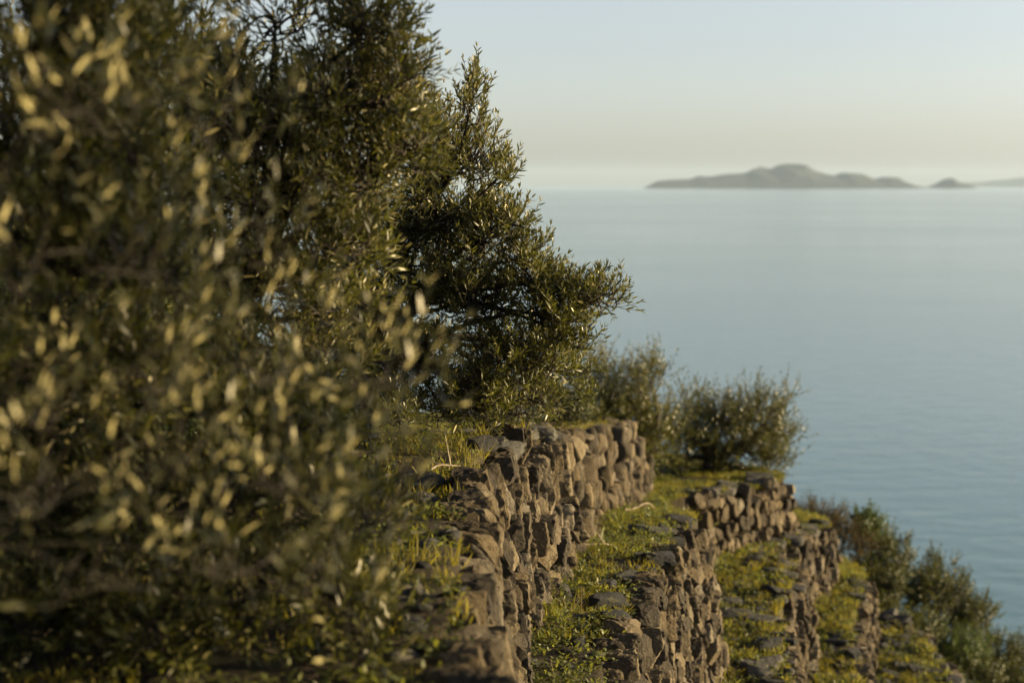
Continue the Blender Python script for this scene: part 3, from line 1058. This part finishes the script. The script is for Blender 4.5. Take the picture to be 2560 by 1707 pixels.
shrub('rust-brown low shrub behind the flat end slabs', 2050, 21.5, 1260, 75, 55, 408, M['shrub_rust'], 201, leaf=0.045, width=0.016)
shrub('rust-brown shrub thinning down towards the dark green spire', 2125, 21.5, 1312, 60, 60, 312, M['shrub_rust'], 202, leaf=0.045, width=0.016)
shrub('small dark green spire-shaped bush rising above the rusty shrubs', 2168, 21.8, 1280, 34, 60, 288, M['shrub_green'], 203, leaf=0.06, width=0.03, lobes=2, dep=0.3)
shrub('twin-tipped olive-brown bush right of the dark green spire', 2225, 22.0, 1320, 60, 80, 408, M['shrub'], 204)
shrub('broad olive-green bush at the middle of the slope', 2310, 22.3, 1385, 85, 90, 576, M['shrub'], 205)
shrub('dark bush with a lone twig sticking up to the sea', 2370, 22.5, 1420, 60, 70, 360, M['shrub'], 206, leaf=0.045)
shrub('yellow-green bush beside the lowest slim wall', 2270, 20.9, 1500, 70, 90, 504, M['shrub'], 207)
shrub('dense rounded bush below the lone twig', 2420, 22.8, 1470, 80, 90, 552, M['shrub'], 208)
shrub('bright green bush in front of the dense rounded bush', 2390, 21.8, 1560, 80, 80, 504, M['shrub_green'], 209, leaf=0.05)
shrub('bush sloping down to the right edge of the picture', 2510, 23.2, 1570, 90, 90, 552, M['shrub'], 210)
shrub('dark bush in the bottom right corner', 2530, 22.4, 1640, 90, 80, 480, M['shrub'], 211)
shrub('bush at the bottom between edging stones and corner', 2440, 21.4, 1650, 70, 70, 384, M['shrub'], 212)
shrub('olive-brown bush hugging the end of the lower terraces', 2190, 21.3, 1400, 60, 80, 408, M['shrub'], 213)
shrub('dark low shrub on the shaded upper terrace at bottom left', 120, 4.6, 1290, 190, 130, 360, M['shrub_green'], 214, leaf=0.045, width=0.018, group='undergrowth on the upper terrace')
shrub('weedy low bush beneath the large olive', 700, 8.6, 985, 150, 70, 360, M['shrub_green'], 215, leaf=0.04, width=0.015, group='undergrowth on the upper terrace')
shrub('leafy low bush between the blurred trunks', 330, 6.4, 1010, 220, 130, 528, M['shrub_green'], 216, leaf=0.045, width=0.018, group='undergrowth on the upper terrace')

shrub('leafy bush behind the lower sprays of the large olive', 1240, 10.4, 975, 120, 70, 320, M['shrub'], 217, leaf=0.05, width=0.014, group='undergrowth on the upper terrace')
shrub('small bush at the wall head between the large olive and the far olives', 1400, 11.6, 985, 90, 55, 260, M['shrub'], 218, leaf=0.05, width=0.014, group='undergrowth on the upper terrace')


# ------------------------------------------------------------------ ground cover
def field(level, xr, yr, n, seed, thr=-0.2, scale=1.3, edge=0.0):
    r = np.random.default_rng(seed)
    P = np.column_stack([r.uniform(*xr, n), r.uniform(*yr, n)])
    keep = (level_of(P) == level)
    nz = vnoise(P[:, 0], P[:, 1], scale, seed) + 0.5 * vnoise(P[:, 0], P[:, 1], scale * 3.3, seed + 1)
    keep &= nz > thr + r.normal(size=n) * 0.08
    P = P[keep]
    return np.column_stack([P, ground_z(P)]), r


def grass(name, label, level, xr, yr, tufts, seed, length=(0.05, 0.13), width=0.004, blades=12, mat='grass', thr=-0.2, foot=None):
    P, r = field(level, xr, yr, tufts, seed, thr)
    if foot is not None:
        P = P[pdist(P[:, :2], POLY[foot]) < 0.34]
    n = len(P)
    k = blades
    B = np.repeat(P, k, 0) + np.column_stack([r.normal(size=(n * k, 2)) * 0.022, np.full(n * k, -0.008)])
    lean = np.repeat(r.normal(size=(n, 2)) * 0.25, k, 0)
    D = np.column_stack([r.normal(size=(n * k, 2)) * 0.42 + lean, np.ones(n * k)])
    N = np.column_stack([r.normal(size=(n * k, 2)), r.normal(size=n * k) * 0.3])
    sz = np.repeat(r.uniform(0.6, 1.3, n), k)
    L = r.uniform(length[0], length[1], n * k) * sz
    g = Geo()
    g.leaves(B, D, N, L, np.full(n * k, width) * sz, r.uniform(-0.1, 0.5, n * k), np.clip(np.repeat(r.random(n), k) * 0.6 + r.random(n * k) * 0.4, 0, 1))
    return tag(g.build(name, M[mat], smooth=True), label, None, kind='stuff')


def weeds(name, label, level, xr, yr, n, seed, leaf=(0.016, 0.036), mat='weed', thr=-0.15, per=9, height=0.07, aspect=0.5):
    P, r = field(level, xr, yr, n, seed, thr, 1.6)
    n = len(P)
    k = per
    hh = np.repeat(r.uniform(0.2, 1.0, n), k) * height * r.uniform(0.1, 1.0, n * k)
    B = np.repeat(P, k, 0) + np.column_stack([r.normal(size=(n * k, 2)) * 0.024, hh])
    D = np.column_stack([r.normal(size=(n * k, 2)), r.uniform(-0.1, 0.9, n * k)])
    N = np.column_stack([r.normal(size=(n * k, 2)) * 0.5, np.ones(n * k)])
    L = r.uniform(leaf[0], leaf[1], n * k)
    g = Geo()
    g.leaves(B, D, N, L, L * aspect, r.uniform(-0.05, 0.3, n * k), np.clip(np.repeat(r.random(n), k) * 0.6 + r.random(n * k) * 0.4, 0, 1))
    return tag(g.build(name, M[mat], smooth=True), label, None, kind='stuff')


AREAS = [(0, (-3.2, 1.5), (2.8, 20.0)), (1, (-0.3, 3.7), (5.5, 24.0)), (2, (1.0, 4.6), (9.0, 22.0)), (3, (2.5, 5.2), (11.5, 22.0)), (4, (3.8, 6.0), (14.0, 23.0))]
NM = ['upper terrace', 'terrace below the tallest wall', 'terrace with the dark rubble', 'narrow terrace behind the slim wall', 'lowest terrace']
for q, (lev, xr, yr) in enumerate(AREAS):
    ar = (xr[1] - xr[0]) * (yr[1] - yr[0])
    big = 1.0 if lev < 2 else 1.35
    grass('grass', 'short sunlit grass on the ' + NM[q], lev, xr, yr, int(ar * (90 if lev == 0 else 200) / big), 300 + q, (0.03 * big, 0.075 * big), 0.0046 * big, thr=-0.14 if lev else -0.1)
    weeds('ground_weeds', 'low leafy weeds on the ' + NM[q], lev, xr, yr, int(ar * (170 if lev == 0 else 340) / big), 320 + q, (0.016 * big, 0.036 * big), thr=-0.2 if lev else -0.15)
    grass('dry_grass', 'scattered dry stalks on the ' + NM[q], lev, xr, yr, int(ar * 9), 340 + q, (0.06, 0.18), 0.0024, blades=5, mat='straw', thr=0.0)
for q, (lev, xr, yr) in enumerate(AREAS[1:4]):
    ar = (xr[1] - xr[0]) * (yr[1] - yr[0])
    grass('tall_weeds', 'taller weeds growing along the wall foot of the ' + NM[q + 1], lev, xr, yr, int(ar * 36), 370 + q, (0.06, 0.16), 0.006, blades=9, mat='weed', thr=0.0, foot=q)
grass('wall_head_grass', 'tufts of grass hanging over the head of the tallest wall', 0, (-0.6, 1.5), (5.0, 17.0), 2600, 380, (0.05, 0.14), 0.005, blades=10, thr=-0.1, foot=0)
slope_P = (5, (5.5, 14.0), (16.0, 32.0))
weeds('slope_scrub', 'low scrub covering the slope below the terraces', 5, slope_P[1], slope_P[2], 52000, 360, (0.03, 0.075), 'shrub', -0.5, 9, 0.55)
weeds('hillside_undergrowth', 'dark undergrowth on the rising slope at left', 0, (-9.0, -1.6), (4.0, 22.0), 30000, 361, (0.03, 0.06), 'shrub_green', -0.5, 9, 0.3)


# ------------------------------------------------------------------ loose stones
def rubble(name, label, level, xr, yr, n, seed, size=(0.012, 0.04), thr=-0.1):
    P, r = field(level, xr, yr, n, seed, thr, 1.1)
    g = Geo()
    for p in P:
        sz = r.uniform(*size)
        a = r.uniform(0, 6.28)
        mw = mat_from(p + np.array([0, 0, sz * 0.2]), (math.cos(a), math.sin(a), r.normal() * 0.2), (r.normal() * 0.25, r.normal() * 0.25, 1), (sz * r.uniform(0.8, 1.8), sz, sz * r.uniform(0.3, 0.6)))
        bake_into(g, PEB[int(r.integers(6))], mw, r.random())
    return tag(g.build(name, M['slab_mass']), label, None, kind='stuff')


def loose(label, group, spots, seed, size=(0.05, 0.11)):
    r = np.random.default_rng(seed)
    for (x, y) in spots:
        z = ground_z(np.array([[x, y]]))[0]
        sz = r.uniform(*size)
        a = r.uniform(0, 6.28)
        th = sz * r.uniform(0.3, 0.5)
        o = link_mesh('loose_stone', SLAB[int(r.integers(8))], None)
        o.matrix_basis = mat_from((x, y, z + th * 0.35), (math.cos(a), math.sin(a), r.normal() * 0.15), (r.normal() * 0.15, r.normal() * 0.15, 1), (sz * r.uniform(0.9, 1.5), sz, th))
        tag(o, label, 'stone', group)


rubble('rubble', 'slate chips on the upper terrace behind the wall head', 0, (-1.2, 0.6), (4.0, 12.0), 700, 401)
rubble('rubble', 'slate chips scattered below the tallest wall', 1, (0.0, 2.0), (6.0, 15.0), 800, 402)
rubble('rubble', 'dark slate rubble between the steep wall and the narrow wall', 2, (1.6, 3.4), (11.0, 16.5), 1000, 403, (0.015, 0.05))
rubble('rubble', 'slate chips on the lower terraces', 3, (3.0, 5.0), (13.0, 20.0), 500, 404, (0.015, 0.05))
rubble('rubble', 'broken slate on the lowest terrace', 4, (4.2, 6.0), (15.5, 21.0), 600, 405, (0.02, 0.06))
rs = np.random.default_rng(9)


def spots(level, xr, yr, n, thr=-1):
    P, r = field(level, xr, yr, n * 3, int(rs.integers(1000)), thr)
    return [(p[0], p[1]) for p in P[:n]]


loose('flat grey loose stone lying behind the head of the tallest wall', 'loose stones behind the wall head', spots(0, (-0.9, 0.3), (5.6, 9.5), 12), 411, (0.04, 0.09))
loose('flat grey loose stone lying on the terrace below the tallest wall', 'loose stones below the tallest wall', spots(1, (0.15, 1.5), (7.0, 12.5), 6), 412)
loose('dark loose stone in the rubble beside the narrow dark wall', 'loose stones in the rubble patch', spots(2, (2.0, 3.2), (12.0, 16.0), 22), 413, (0.05, 0.13))
loose('loose stone on the lowest terrace by the bushes', 'loose stones on the lowest terrace', spots(4, (4.9, 5.8), (17.0, 20.5), 14), 414, (0.06, 0.15))


# ------------------------------------------------------------------ fallen branches
def dead_branch(label, a, b, seed, r0=0.008):
    r = np.random.default_rng(seed)
    root = empty('dead_branch', a, label, 'branch', 'fallen branches')
    pl = Plant(seed)
    pts = pl.curve(np.asarray(a), np.asarray(b), 8, -0.10, 0.06)
    g = Geo()
    g.tube(pts, np.linspace(r0, r0 * 0.4, 8), 6)
    g.build('stem', M['dry_wood'], root, smooth=True)
    for k in (3, 5):
        g = Geo()
        d = unit(r.normal(size=3) + np.array([0, 0, 0.6]))
        g.tube(np.array([pts[k] + d * t for t in np.linspace(0, 0.16, 4)]), np.linspace(r0 * 0.5, r0 * 0.2, 4), 5)
        g.build('twig', M['dry_wood'], root, smooth=True)


dead_branch('pale dry twig lying on the wall head under the large olive', gp(1075, 6.8, 0.05), gp(1150, 6.9, 0.06), 501)
dead_branch('bleached stick lying on the grass below the tall wall', gp(1565, 12.6, 0.05), gp(1640, 12.9, 0.05), 502, 0.014)
dead_branch('dark stick on the ground near the foot of the tall wall', gp(1440, 10.0, 0.04), gp(1540, 10.2, 0.04), 503, 0.012)
